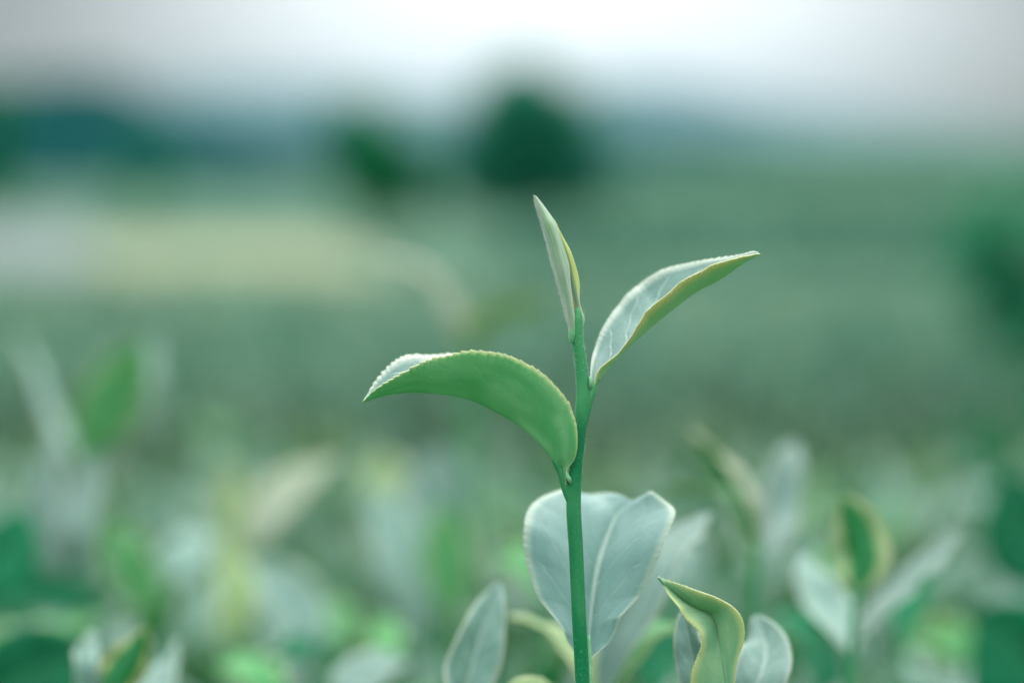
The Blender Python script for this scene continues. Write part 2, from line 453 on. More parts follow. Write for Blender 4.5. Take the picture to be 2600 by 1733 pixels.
# hills
def hill_range(name, d, depth, prof, mat, seed, rough):
    r = np.random.default_rng(seed)
    prof = np.array(prof, float)
    px = np.linspace(prof[0, 0], prof[-1, 0], 220)
    py = np.interp(px, prof[:, 0], prof[:, 1])
    k = np.exp(-np.linspace(-2, 2, 13) ** 2); k /= k.sum()
    py = np.convolve(np.pad(py, 6, 'edge'), k, 'valid')
    X0 = (px - 1300) / FPX * d
    H = 1.95 + (450 + 12 - py) / FPX * d
    H = H + rough * np.convolve(r.uniform(-1, 1, 220), [.25, .5, .25], 'same')
    t = np.linspace(-1, 1, 36)
    prof2 = np.cos(t * math.pi / 2) ** 1.2
    V = np.zeros((36, 220, 3))
    for i, tt in enumerate(t):
        V[i, :, 0] = X0 * (1 + tt * depth / d * .5)
        V[i, :, 1] = d + tt * depth
        V[i, :, 2] = H * prof2[i] + rough * 1.2 * r.uniform(-1, 1, 220) * prof2[i] - 1.0
    idx = np.arange(36 * 220).reshape(36, 220)
    q = np.stack([idx[:-1, :-1], idx[:-1, 1:], idx[1:, 1:], idx[1:, :-1]], -1).reshape(-1, 4)
    return tag(mesh_obj(name, V.reshape(-1, 3), [q], mat), kind='structure')

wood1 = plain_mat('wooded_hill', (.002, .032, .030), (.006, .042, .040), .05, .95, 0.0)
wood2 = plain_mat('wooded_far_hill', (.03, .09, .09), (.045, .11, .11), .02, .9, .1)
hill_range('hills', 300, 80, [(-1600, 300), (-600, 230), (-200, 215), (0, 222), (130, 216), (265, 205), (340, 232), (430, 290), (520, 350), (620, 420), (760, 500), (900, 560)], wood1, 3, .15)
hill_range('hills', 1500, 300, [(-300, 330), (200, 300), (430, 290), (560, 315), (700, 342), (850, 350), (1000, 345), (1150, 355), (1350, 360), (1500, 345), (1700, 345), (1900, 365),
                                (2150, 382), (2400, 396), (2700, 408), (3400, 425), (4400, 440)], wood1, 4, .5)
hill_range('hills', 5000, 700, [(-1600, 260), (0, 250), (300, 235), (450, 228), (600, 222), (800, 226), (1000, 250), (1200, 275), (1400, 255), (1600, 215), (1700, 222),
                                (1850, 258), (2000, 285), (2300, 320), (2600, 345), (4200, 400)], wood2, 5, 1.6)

# --------------------------------------------- leaf scatter for hedges, shrubs and trees
def leaf_cloud(P, Nrm, length, width, r, droop=.25, spread=.6):
    """P (k,3) leaf bases, Nrm (k,3) rough growth directions -> verts, faces of 8-point leaves"""
    k = len(P)
    d = unit(Nrm + r.normal(0, spread, (k, 3)))
    side = unit(np.cross(d, r.normal(0, 1, (k, 3))))
    nn = np.cross(side, d)
    L = length * r.uniform(.6, 1.25, k)[:, None]; Wd = width * r.uniform(.7, 1.2, k)[:, None]
    dn = np.array([0, 0, -1.0])
    b = P; m1 = P + d * L * .33; m2 = P + d * L * .68 + dn * L * droop * .25; tip = P + d * L + dn * L * droop * .7
    up = nn * Wd * .22
    l1, r1 = m1 - side * Wd * .5 + up, m1 + side * Wd * .5 + up
    l2, r2 = m2 - side * Wd * .42 + up, m2 + side * Wd * .42 + up
    V = np.stack([b, m1, m2, tip, l1, l2, r1, r2], 1).reshape(-1, 3)
    o = (np.arange(k) * 8)[:, None]
    tri = np.concatenate([o + np.array([[0, 1, 4]]), o + np.array([[2, 3, 5]]), o + np.array([[0, 6, 1]]), o + np.array([[2, 7, 3]])])
    quad = np.concatenate([o + np.array([[1, 2, 5, 4]]), o + np.array([[1, 6, 7, 2]])])
    return V, [tri, quad], k

def bank(x0, x1, y0, y1, zb, ht, r, nu=80, nv=16, gz=True, rough=.03):
    """rounded hedge body as a lofted profile"""
    a = np.linspace(0, math.pi, nv)
    xs_ = np.linspace(x0, x1, nu)
    prof_y = -np.sign(np.cos(a)) * np.abs(np.cos(a)) ** .5
    prof_z = np.sin(a) ** .45
    V = np.zeros((nu, nv, 3))
    for i, x in enumerate(xs_):
        e = min(1, (i + .3) / 3, (nu - i - .7) / 3) ** .5
        yy = (y0 + y1) / 2 + prof_y * (y1 - y0) / 2 * e
        V[i, :, 0] = x; V[i, :, 1] = yy
        base_z = ground_z(x, (y0 + y1) / 2) if gz else 0
        V[i, :, 2] = zb + base_z + prof_z * ht * e + r.normal(0, rough, nv) * prof_z
    idx = np.arange(nu * nv).reshape(nu, nv)
    q = np.stack([idx[:-1, :-1], idx[1:, :-1], idx[1:, 1:], idx[:-1, 1:]], -1).reshape(-1, 4)
    return V, q

HEDGE_NEAR = foliage_mat('tea_hedge_leaves', (.04, .19, .10), (.13, .30, .19), (.22, .38, .28), tw=.25, rough=.4, spec=.5)
HEDGE = foliage_mat('tea_row_leaves', (.04, .15, .09), (.12, .25, .16), (.25, .36, .25), tw=.25, rough=.5, spec=.4)
HEDGE_LIGHT = foliage_mat('light_band_row_leaves', (.09, .20, .13), (.18, .32, .21), (.28, .38, .27), tw=.25, rough=.5, spec=.4)  # lighter bands across the rows, painted as leaf colour
HEDGE_DARK = foliage_mat('shade_band_row_leaves', (.015, .10, .06), (.06, .19, .12), (.15, .26, .18), tw=.25, rough=.5, spec=.3)  # dark shade bands between rows put into the leaf colour
DARKF = foliage_mat('dark_shrub_leaves', (.001, .17, .07), (.004, .24, .10), tw=.2, rough=.4, spec=.4)
TREEF = foliage_mat('tree_leaves', (.002, .17, .095), (.008, .24, .13), tw=.25, rough=.5, spec=.3)
TREEG = foliage_mat('bright_tree_leaves', (.001, .19, .065), (.006, .26, .09), tw=.25, rough=.5, spec=.3)
TWIG = plain_mat('hedge_twigs', (.012, .045, .024), (.03, .055, .03), 30, .95, .1, .5, .02)
BARK = plain_mat('bark', (.06, .055, .04), (.11, .10, .075), 25, .9, .2, .6, .02)

def hedge(x0, x1, y0, y1, ht, dens, leaf, mat, label, seed, group, core=.05, nu=80):
    r = np.random.default_rng(seed)
    root = empty('tea_hedge', ((x0 + x1) / 2, (y0 + y1) / 2, float(ground_z((x0 + x1) / 2, (y0 + y1) / 2))), label, 'tea hedge', group)
    V, q = bank(x0 + core, x1 - core, y0 + core, y1 - core, -.05, ht - core + .02, r, nu)
    mesh_obj('branches', V.reshape(-1, 3), [q], TWIG, root)
    V2, q2 = bank(x0, x1, y0, y1, -.02, ht, r, nu, 24, rough=.012)
    Pf = V2.reshape(-1, 3)
    a, b, c, d = (Pf[q2[:, i]] for i in range(4))
    n_ = np.cross(b - a, d - a); ar = np.linalg.norm(n_, axis=1)
    n_ = unit(n_)
    # outward
    ctr = np.stack([a[:, 0], np.full(len(a), (y0 + y1) / 2), a[:, 2] * 0 + ht * .4 + ground_z(a[:, 0], (y0 + y1) / 2)], 1)
    sgn = np.sign(((a - ctr) * n_).sum(1))[:, None]; n_ = n_ * np.where(sgn == 0, 1, sgn)
    k = int(ar.sum() * dens)
    f = r.choice(len(a), k, p=ar / ar.sum())
    s, t_ = r.uniform(0, 1, (2, k, 1))
    P = (a[f] * (1 - s) + b[f] * s) * (1 - t_) + (d[f] * (1 - s) + c[f] * s) * t_
    P -= n_[f] * r.uniform(0, .05, (k, 1))
    V3, F3, kk = leaf_cloud(P, n_[f] * .7 + np.array([0, 0, .7]), leaf, leaf * .42, r)
    mesh_obj('foliage', V3, F3, mat, root, rnd=np.repeat(r.uniform(0, 1, kk), 8))
    return root

G_ROWS = 'tea hedge rows across the plantation'
hedge(-1.6, 1.6, .55, 2.15, .745, 1500, .045, HEDGE_NEAR, 'nearest tea hedge carrying the sharp young shoot and its neighbours', 11, G_ROWS, nu=120)
hedge(-3.2, 3.2, 2.75, 4.3, .74, 700, .055, HEDGE, 'second tea hedge, a soft green strip right behind the nearest one', 12, G_ROWS)
ords = ['third', 'fourth', 'fifth', 'sixth', 'seventh', 'eighth', 'ninth', 'tenth']
yy = 5.6
for i, w in enumerate([1.6, 1.9, 2.3, 2.8, 3.4, 4.2, 5.2, 6.4]):
    x0 = -.2 if i < 3 else .045 * yy
    if i == 0: x0 = -3.5
    hedge(x0, .42 * yy + 3, yy, yy + w, .68 + .02 * i, max(30, 420 / (1 + .9 * i)), .07 + .03 * i, (HEDGE_LIGHT, HEDGE_DARK, HEDGE, HEDGE_DARK, HEDGE_LIGHT, HEDGE, HEDGE_DARK, HEDGE)[i],
          '%s tea hedge row counted back from the camera%s' % (ords[i], '' if i == 0 else ', on the right side field'), 20 + i, G_ROWS)
    yy += w + .7 + .25 * i

# trees
def tree(px, d, top_px, width_px, lean, mat, label, seed, name='tree', leafn=2600, leaf=.16, low=.12, group=None, kind='round'):
    r = np.random.default_rng(seed)
    b = on_ground(px, d, 0); b[2] = float(ground_z(b[0], d))
    H = (CAM[2] + (450 - top_px) / FPX * d) - b[2]
    Wd = width_px / FPX * d
    root = empty(name, b, label, 'tree', group)
    top = b + np.array([lean / FPX * d, 0, H * .82])
    tube('trunk', [b - np.array([0, 0, .05]), b + (top - b) * .3 + r.normal(0, .03, 3), b + (top - b) * .65, top], [H * .03, H * .022, H * .014, H * .005], BARK, root, 10)
    VV, FF = [], []
    ncl = 26
    Pc, Rc = [], []
    for i in range(ncl):
        t_ = r.uniform(low, .98)
        c = b + (top - b) * (t_ / .82) * .95
        wid = Wd / 2 * (math.sin(math.pi * min(1, (t_ - low + .12) / (1.12 - low)) ** .75) ** .42 if kind == 'round' else max(.15, 1.05 - t_))
        an = r.uniform(0, 6.283); rr = wid * math.sqrt(r.uniform(0, 1)) * .85
        e = c + np.array([math.cos(an) * rr, math.sin(an) * rr, 0]) + np.array([0, 0, H * .04])
        Pc.append(e); Rc.append(Wd * r.uniform(.13, .24))
        if i % 3 == 0:
            st = b + (top - b) * max(.1, t_ - .2)
            tube('limb', [st, (st + e) / 2 + np.array([0, 0, H * .02]), e], [H * .009, H * .006, H * .002], BARK, root, 6)
    Pc, Rc = np.array(Pc), np.array(Rc)
    f = r.integers(0, ncl, leafn)
    dr = unit(r.normal(0, 1, (leafn, 3)))
    P = Pc[f] + dr * Rc[f][:, None] * r.uniform(.35, 1.05, (leafn, 1)) * np.array([1, 1, .8])
    V3, F3, kk = leaf_cloud(P, dr, leaf, leaf * .5, r, spread=.8)
    mesh_obj('crown', V3, F3, mat, root, rnd=np.clip(np.repeat(r.uniform(0, .7, kk), 8), 0, .74))
    return root

tree(1345, 50, 200, 390, -10, TREEF, 'big dark round tree behind the tip of the sharp shoot', 31, leafn=16000, leaf=.25, low=.02)
tree(1020, 50, 290, 225, -95, TREEG, 'smaller bright green tree leaning left, standing left of the big dark tree', 32, leafn=12000, leaf=.26, low=.04)
tree(372, 90, 395, 120, -10, TREEG, 'low green tree standing behind the pale road', 33, leafn=8000, leaf=.2, low=.05)
tree(-25, 68, 265, 170, 0, TREEG, 'dark green tree cut by the left edge of the picture', 34, leafn=9000, leaf=.22, low=.05)
tree(-200, 72, 240, 240, 0, TREEF, 'dark tree beyond the left edge', 35, leafn=5000, leaf=.22, low=.05)

def shrub(px, d, top_px, width, label, seed, depth=None, n=2500, leaf=.06):
    r = np.random.default_rng(seed)
    b = on_ground(px, d, 0); b[2] = float(ground_z(b[0], d))
    H = (CAM[2] + (450 - top_px) / FPX * d) - b[2]
    root = empty('shrub', b, label, 'shrub')
    Pc = []
    for i in range(18):
        t_ = r.uniform(.1, .95)
        an = r.uniform(0, 6.28); rr = width / 2 * math.sin(math.pi * min(1, t_ * .75 + .2)) ** .5 * math.sqrt(r.uniform(0, 1))
        e = b + np.array([math.cos(an) * rr, math.sin(an) * rr, H * t_ * .93]); Pc.append(e)
        if i % 2 == 0: tube('stem', [b + r.normal(0, .01, 3) * [1, 1, 0] - [0, 0, .02], b * .5 + e * .5 + [0, 0, H * .05], e], [.012, .008, .003], BARK, root, 6)
    Pc = np.array(Pc); f = r.integers(0, 18, n); dr = unit(r.normal(0, 1, (n, 3)))
    P = Pc[f] + dr * width * .17 * r.uniform(.2, 1.1, (n, 1))
    V3, F3, kk = leaf_cloud(P, dr, leaf, leaf * .45, r, spread=.7)
    mesh_obj('foliage', V3, F3, DARKF, root, rnd=np.repeat(r.uniform(0, .74, kk), 8))
shrub(2800, 2.45, 230, .40, 'dark green shrub at the right edge behind the nearest tea hedge, enlarged as vignette', 41, n=7000, leaf=.035)  # shrub made larger to carry the vignette darkening on this side

# ------------------------------------------------------------------ the sharp tea shoot
HERO = empty('tea_shoot', at(1482, 1900, D0) - np.array([0, 0, .03]),
             'sharp tea shoot in the middle with an upright bud and three leaves', 'tea shoot')

def T3(pts, dd, d0=D0):
    """pixel trace -> 3D, depth offsets (metres) interpolated along it"""
    pts = np.array(pts, float); s = np.linspace(0, 1, len(pts))
    dd = np.interp(s, np.linspace(0, 1, len(dd)), dd)
    return np.array([at(x, y, d0 + q) for (x, y), q in zip(pts, dd)])

def crop(pts, sc, ox, oy):
    return [(ox + x * sc, oy + y * sc) for x, y in pts]
c1 = lambda p: crop(p, 700 / 1372, 850, 450)
c2 = lambda p: crop(p, 720 / 1882, 1280, 450)
c3 = lambda p: crop(p, 800 / 2353, 1250, 1200)
c5 = lambda p: crop(p, 800 / 1602, 700, 950)
c6 = lambda p: crop(p, 950 / 2032, 1650, 1000)

# stem
sp_px = [(1484, 2150), (1482, 1900), (1479, 1733), (1470, 1560), (1463, 1404), (1457, 1300), (1458, 1240), (1464, 1170), (1473, 1090), (1481, 1010), (1479, 960), (1474, 915), (1468, 870), (1465, 830), (1466, 806), (1468, 780)]
sp_r = [19, 19, 18.5, 18.5, 18.5, 19, 18, 16.5, 17, 18.5, 17, 15.5, 15, 15.5, 14, 4]
tube('stem', T3(sp_px, [0]), [q / FPX * D0 for q in sp_r], STEM, HERO, 20, n=120)

# left leaf: keel below, near half shows its green lower face, far half its pale upper face
keel = c1([(1140, 1530), (1135, 1455), (1090, 1405), (1060, 1362), (1010, 1305), (950, 1250), (890, 1206), (830, 1172), (760, 1135), (690, 1105), (620, 1085), (550, 1074), (480, 1067),
           (420, 1065), (360, 1065), (300, 1071), (240, 1085), (180, 1103), (138, 1117)])
near = c1([(1150, 1530), (1160, 1450), (1195, 1400), (1210, 1330), (1205, 1250), (1185, 1180), (1150, 1110), (1100, 1045), (1040, 985), (960, 930), (890, 892), (830, 872), (760, 864),
           (690, 862), (640, 868), (600, 879), (540, 892), (480, 905), (420, 930), (360, 960), (300, 990), (240, 1025), (190, 1065), (150, 1105), (138, 1117)])
far_ = c1([(1138, 1530), (1130, 1455), (1100, 1395), (1085, 1330), (1065, 1250), (1040, 1180), (1000, 1110), (950, 1050), (880, 990), (800, 945), (720, 915), (640, 900), (570, 888),
           (510, 884), (460, 882), (400, 880), (350, 892), (310, 915), (270, 947), (230, 990), (190, 1040), (155, 1092), (138, 1117)])
lk = [.000, .000, .001, .002, .003, .004, .004]
ln = [-.001, -.004, -.006, -.006, -.004, -.001, .004]
lf = [.001, .008, .013, .015, .014, .010, .004]
L1 = blade('leaf', T3(near, ln), T3(keel, lk), T3(far_, lf), (UP_PALE, LOW_GREEN, RIM), HERO, n=420, m=14, bulge=-.10, teeth=40, amp=5.2e-4, wob=.0006, seed=3)
tag(L1, 'green arched leaf on the left, folded along its midrib')
tube('petiole', T3(c1([(1180, 1620), (1160, 1560), (1145, 1510), (1128, 1462), (1092, 1412), (1062, 1370)]), [-.0002, 0, 0, 0, 0, .001]),
     [q / FPX * D0 for q in (12, 14, 14, 12, 6, 3)], STEM, L1, 16, n=60)

# right leaf
rfar = c2([(585, 1420), (578, 1340), (582, 1270), (590, 1200), (605, 1130), (640, 1020), (700, 910), (750, 840), (800, 770), (850, 722), (900, 684), (960, 648), (1030, 614), (1100, 593), (1200, 571),
           (1300, 552), (1400, 532), (1500, 512), (1600, 494), (1660, 488), (1700, 508)])
rnear = c2([(597, 1420), (612, 1330), (640, 1270), (700, 1208), (760, 1142), (820, 1075), (870, 1015), (920, 963), (960, 912), (1030, 850), (1100, 790), (1160, 732), (1230, 672), (1300, 624),
            (1370, 584), (1450, 562), (1530, 547), (1600, 527), (1660, 509), (1700, 508)])
rkeel = c2([(592, 1430), (612, 1360), (660, 1284), (720, 1214), (780, 1153), (850, 1088), (920, 1027), (990, 970), (1060, 912), (1130, 857), (1200, 802), (1260, 762), (1330, 722), (1400, 688),
            (1470, 647), (1530, 603), (1590, 563), (1650, 530), (1700, 508)])
rk = [0, .003, .006, .007, .006, .004, .002]
rn = [0, -.001, -.003, -.004, -.003, -.001, .002]
rf = [.001, .010, .017, .019, .016, .010, .002]
R1 = blade('leaf', T3(rfar, rf), T3(rkeel, rk), T3(rnear, rn), (UP_PALE, LOW_YEL, RIM), HERO, n=420, m=14, bulge=-.08, teeth=46, amp=3.6e-4, wob=.0008, seed=5)
tag(R1, 'pale right leaf folded open with a yellow lower half')
tube('petiole', T3(c2([(524, 1640), (552, 1520), (580, 1430), (600, 1370), (640, 1305)]), [.0, .0, .0, .0005, .002]),
     [q / FPX * D0 for q in (12, 12, 10.5, 8, 3)], NODE if False else STEM, R1, 16, n=40)

# bud: two rolled scales
bl = c2([(448, 1085), (432, 1060), (428, 990), (412, 915), (392, 830), (366, 745), (340, 645), (312, 550), (288, 450), (266, 370), (238, 270), (214, 190), (203, 122)])
bs = c2([(462, 1085), (474, 1050), (478, 960), (466, 880), (455, 800), (442, 710), (434, 630), (414, 530), (385, 430), (352, 340), (325, 280), (262, 190), (209, 122)])
bm = c2([(455, 1085), (452, 1050), (446, 970), (432, 880), (418, 790), (404, 700), (384, 600), (358, 490), (330, 390), (300, 310), (270, 245), (236, 180), (206, 122)])
B1 = blade('bud', T3(bl, [0, .0006, .001, .001, 0]), T3(bm, [-.0004, -.002, -.0032, -.0028, 0]), T3(bs, [-.0002, 0, .0002, 0, 0]), (BUD_OUT, BUD_OUT, RIM_PALE), HERO, n=240, m=12, bulge=.10, teeth=0, wob=.0002, seed=8, raised=False)
bs2 = c2([(520, 985), (532, 940), (516, 880), (503, 820), (503, 760), (496, 690), (476, 610), (456, 540), (431, 470), (396, 408), (362, 343), (335, 288), (300, 245)])
bl2 = c2([(470, 1060), (478, 1000), (462, 900), (450, 820), (436, 740), (424, 660), (408, 580), (388, 500), (366, 430), (344, 370), (326, 320), (312, 280), (298, 245)])
bm2 = c2([(505, 1020), (512, 940), (498, 880), (486, 820), (478, 740), (464, 670), (448, 590), (428, 520), (402, 455), (376, 400), (352, 345), (328, 295), (299, 245)])
B2 = blade('bud_leaf', T3(bl2, [.0012, .0022, .0026, .002, .001]), T3(bm2, [.0, .0002, .0006, .0008, .001]), T3(bs2, [.0004, .0006, .001, .001, .001]), (BUD_YEL, BUD_YEL, RIM), HERO, n=200, m=8, bulge=.06, teeth=30, amp=1.4e-4, wob=.0002, seed=9, raised=False)
bs3 = c2([(524, 975), (531, 938), (512, 880), (497, 815), (484, 750), (470, 690), (452, 620), (430, 550)])
bm3 = c2([(510, 1010), (508, 930), (494, 870), (480, 805), (466, 740), (452, 680), (438, 610), (424, 545)])
bl3 = c2([(478, 1060), (486, 960), (474, 880), (463, 810), (452, 745), (442, 685), (432, 615), (420, 545)])
B3 = blade('inner_scale', T3(bl3, [.0006, .0012, .0012, .001]), T3(bm3, [-.0004, .0002, .0004, .001]), T3(bs3, [-.0002, 0, .0004, .001]), (BUD_OUT, BUD_OUT, RIM_PALE), HERO, n=90, m=5, bulge=.04, seed=10, raised=False)
# clasping node under the bud and swollen nodes at the leaf joints
tube('node', T3(c2([(448, 1100), (450, 1050), (458, 990), (470, 940)]), [-.0003, -.0006, -.0006, 0]), [q / FPX * D0 for q in (6, 9, 8, 3)], NODE, HERO, 12)
tube('node', T3(c1([(1152, 1462), (1158, 1485), (1168, 1505), (1176, 1525)]), [-.0009, -.0014, -.0014, -.0008]), [q / FPX * D0 for q in (3, 5.5, 6, 3)], NODE, HERO, 12)
tube('node', T3(c2([(566, 1322), (572, 1345), (576, 1375), (572, 1405)]), [-.0006, -.001, -.001, -.0006]), [q / FPX * D0 for q in (2, 4.5, 5, 2)], NODE, HERO, 12)

def fuzz(name, P, D, length, parent, r, th=2.2e-5):
    """short white hairs: slim three-sided spikes"""
    k = len(P)
    D = unit(D + r.normal(0, .35, (k, 3)))
    X = unit(np.cross(D, np.array([0, 1.0, .2]))); Y = np.cross(D, X)
    L = length * r.uniform(.5, 1.3, (k, 1))
    a, b, c = P + X * th, P - X * th * .5 + Y * th * .87, P - X * th * .5 - Y * th * .87
    V = np.stack([a, b, c, P + D * L], 1).reshape(-1, 3)
    o = (np.arange(k) * 4)[:, None]
    F = np.concatenate([o + np.array([[0, 1, 3]]), o + np.array([[1, 2, 3]]), o + np.array([[2, 0, 3]])])
    return mesh_obj(name, V, [F], FUZZ, parent)
rr = np.random.default_rng(4)
E = spline(T3(bl, [0, .0006, .001, .001, 0]), 900)[120:]
Tn = unit(np.gradient(E, axis=0))
outd = unit(np.cross(Tn, np.array([0, 1.0, 0]))); outd = np.where(outd[:, :1] > 0, -outd, outd)
tag(fuzz('down', E, outd * .8 + Tn * .8 + np.array([0, -.3, 0]), 5.5e-4, B1, rr), kind='stuff')
Es = spline(T3(sp_px[4:], [0]), 700)
Ts = unit(np.gradient(Es, axis=0)); an = rr.uniform(0, 6.28, len(Es))
Xs = unit(np.cross(Ts, np.array([0, 1.0, 0.1]))); Ys = np.cross(Ts, Xs)
od = Xs * np.cos(an)[:, None] + Ys * np.sin(an)[:, None]
tag(fuzz('down', Es + od * (16 / FPX * D0), od + Ts * .6, 4.0e-4, HERO, rr, 2.0e-5), kind='stuff')

# glaucous leaf behind the stem, sky sheen included in its pale colour
pl = c3([(731, 1420), (690, 1385), (610, 1330), (550, 1270), (500, 1190), (450, 1090), (400, 990), (350, 880), (310, 760), (275, 640), (255, 520), (250, 400), (262, 310), (300, 232), (360, 178), (440, 152), (540, 140),
         (650, 132), (770, 134), (880, 150), (960, 172), (1030, 205)])
pr = c3([(731, 1420), (752, 1375), (795, 1325), (860, 1225), (930, 1125), (1000, 1012), (1070, 892), (1130, 790), (1190, 680), (1250, 562), (1300, 452), (1345, 350), (1362, 290), (1335, 245), (1280, 212), (1215, 180),
         (1150, 152), (1100, 172), (1060, 198), (1030, 205)])
pm = c3([(731, 1420), (728, 1370), (725, 1250), (735, 1100), (758, 900), (790, 720), (830, 580), (880, 440), (940, 320), (1030, 205)])
PB = blade('leaf', T3(pl, [.006, .008, .010, .014, .024, .034, .032]), T3(pm, [.006, .010, .014, .020, .026, .032]), T3(pr, [.006, .008, .010, .012, .018, .026, .032]),
           (UP_BACK, LOW_GREEN, RIM_PALE), HERO, n=260, m=14, bulge=.07, teeth=44, amp=2.2e-4, wob=.002, seed=12)
tag(PB, 'broad pale blue-green leaf behind the stem')
tube('petiole', [at(1489, 2100, D0 + .001), at(1497, 1800, D0 + .004), at(1498, 1733, D0 + .005), at(1498, 1680, D0 + .006), at(1496, 1610, D0 + .0075)], [q / FPX * D0 for q in (12, 7, 6.5, 6, 3)], NODE, PB, 12)

# ------------------------------------------------------------------ neighbouring shoots, placed one by one
def wid_profile(u, kind='leaf'):
    return (np.sin(np.pi * np.clip(u, 0, 1) ** .85) ** .8) * (1 - .12 * u)

def pleaf(parent, mid, width, mats, face=(0, -.6, .8), fold=.35, d=None, n=40, m=5, name='leaf', teeth=24, amp=2e-4, bulge=.05, seed=1, label=None, wob=.0015):
    """free leaf: mid = [(px, py, distance)...]; width in metres; face = direction the upper side looks"""
    C = spline(np.array([at(*p) for p in mid]), n)
    T = unit(np.gradient(C, axis=0))
    f = np.array(face, float)
    side = unit(np.cross(T, f)); nn = unit(np.cross(side, T))
    u = np.linspace(0, 1, n + 1)
    w = (wid_profile(u) * width / 2 + 3e-4)[:, None]
    ca, sa = math.cos(fold), math.sin(fold)
    A = C - side * w * ca + nn * w * sa; B = C + side * w * ca + nn * w * sa
    A[-1] = C[-1]; B[-1] = C[-1]
    # upper = cross(B-A, T) must look along f
    o = blade(name, A, C, B, mats, parent, n=n, m=m, bulge=bulge, teeth=teeth, amp=amp, wob=wob, seed=seed) \
        if np.dot(np.cross(B[n // 2] - A[n // 2], T[n // 2]), f) > 0 else \
        blade(name, B, C, A, mats, parent, n=n, m=m, bulge=bulge, teeth=teeth, amp=amp, wob=wob, seed=seed)
    if label: o["label"] = label
    return o

def pstem(parent, pts, r0=.0012, r1=.0008, mat=None):
    P = [at(*p) for p in pts]
    return tube('stem', P, np.linspace(r0, r1, len(P)), mat or STEM, parent, 10)

def proot(px, d, label, z=.76, py=None, name='tea_shoot', group=None):
    p = at(px, 1733, d); p[2] = min(z, p[2] - .01)
    return empty(name, p, label, 'tea shoot', group)

PALE3 = (G_UP, G_LOW, RIM_PALE); GRN3 = (G_LOW, G_LOW, RIM); YEL3 = (G_YEL, G_LOW, RIM); CRM3 = (G_CREAM, G_YEL, RIM_PALE)
DRK3 = (G_MAT, G_MAT, G_MAT); PG3 = (G_UP, G_YEL, RIM)

# bent yellow shoot, lower right of the sharp one
dY = D0 + .006
h = proot(1860, dY, 'small yellow-green shoot lower right of the sharp one, its leaf bent left')
BENT = leaf_mat('bent_leaf_lower', (.22, .46, .25), (.34, .55, .30), (.74, .76, .30), vein=(.12, .38, .18), trans=(.40, .68, .26), tw=.35, rough=.5, spec=.35, laterals=8, vamt=.15, mw=.86, msoft=.18, mamt=.75, midamt=.4)
ym = c3([(1768, 1790), (1752, 1680), (1740, 1568), (1715, 1400), (1682, 1210), (1662, 1110), (1625, 1048), (1540, 1018), (1450, 978), (1380, 918), (1300, 842), (1240, 778)])
yr = c3([(1780, 1780), (1806, 1680), (1812, 1568), (1818, 1470), (1838, 1370), (1870, 1290), (1885, 1200), (1876, 1120), (1842, 1050), (1780, 988), (1700, 942), (1600, 902), (1500, 868), (1400, 832), (1300, 800), (1240, 778)])
yl = c3([(1560, 1760), (1478, 1660), (1478, 1568), (1492, 1480), (1530, 1380), (1562, 1290), (1556, 1205), (1500, 1140), (1440, 1080), (1400, 1010), (1330, 925), (1290, 862), (1240, 778)])
YB = blade('leaf', T3(yr, [0, -.001, -.003, -.003, .002], dY), T3(ym, [.0, .0, .0015, .002, .0], dY), T3(yl, [.0, -.002, -.003, -.003, .002], dY), (UP_PALE, BENT, RIM), h, n=240, m=12, bulge=-.08, teeth=44, amp=2.2e-4, seed=21)
pleaf(h, [(1790, 1790, dY + .004), (1762, 1680, dY + .010), (1745, 1570, dY + .014), (1750, 1530, dY + .015)], .0065, PALE3, face=(-.5, -.8, .3), seed=22, label='pale leaf standing behind the bent one')
pstem(h, [(1856, 2050, dY), (1852, 1900, dY), (1850, 1800, dY)])
pleaf(h, [(1870, 1830, dY + .02), (1925, 1730, dY + .022), (1945, 1640, dY + .03), (1915, 1560, dY + .038)], .0105, PALE3, face=(-.2, -.9, .4), fold=.2, seed=23, label='pale leaf with a cream margin at the right')

# shoot with long pinkish leaf, right
dd = .60
h = proot(1905, dd, 'blurred shoot right of the sharp one with a long yellow and cream leaf leaning left')
pstem(h, [(1900, 1950, dd), (1905, 1733, dd), (1915, 1500, dd), (1928, 1370, dd)], .0014, .001)
pleaf(h, [(1928, 1380, dd), (1895, 1290, dd), (1830, 1190, dd + .003), (1745, 1085, dd + .01)], .0115, (G_CREAM, G_LOW, RIM), face=(.8, -.3, .5), fold=.5, seed=24)
pleaf(h, [(1925, 1400, dd), (1860, 1260, dd + .01), (1760, 1250, dd + .02), (1665, 1262, dd + .03)], .008, GRN3, face=(0, .3, .95), fold=.3, seed=25)
pleaf(h, [(1925, 1420, dd), (1970, 1290, dd + .02), (2000, 1180, dd + .03), (2020, 1120, dd + .04)], .013, PALE3, face=(.3, -.8, .6), seed=26)

# upright lens-shaped leaf, far right
dd = .55
h = proot(2160, dd, 'blurred shoot at the right topped by an upright green leaf with yellow edges')
pstem(h, [(2150, 1950, dd), (2160, 1733, dd), (2168, 1600, dd), (2175, 1495, dd)], .0012, .0009)
pleaf(h, [(2176, 1500, dd), (2186, 1420, dd), (2170, 1340, dd), (2135, 1255, dd)], .0150, (G_UP, leaf_mat('spindle_leaf', (.02, .25, .07), (.04, .29, .09), (.60, .66, .34), vein=(.02, .22, .06), trans=(.1, .4, .1), tw=.35, mw=.62, mamt=.85), RIM), face=(.25, .95, .2), fold=.5, seed=27, label='upright leaf, green in the middle with yellow edges')
pleaf(h, [(2180, 1620, dd), (2260, 1540, dd + .01), (2350, 1440, dd + .02), (2440, 1350, dd + .03)], .0085, PALE3, face=(-.5, -.5, .7), fold=.4, seed=28, label='long pale leaf slanting up to the right')
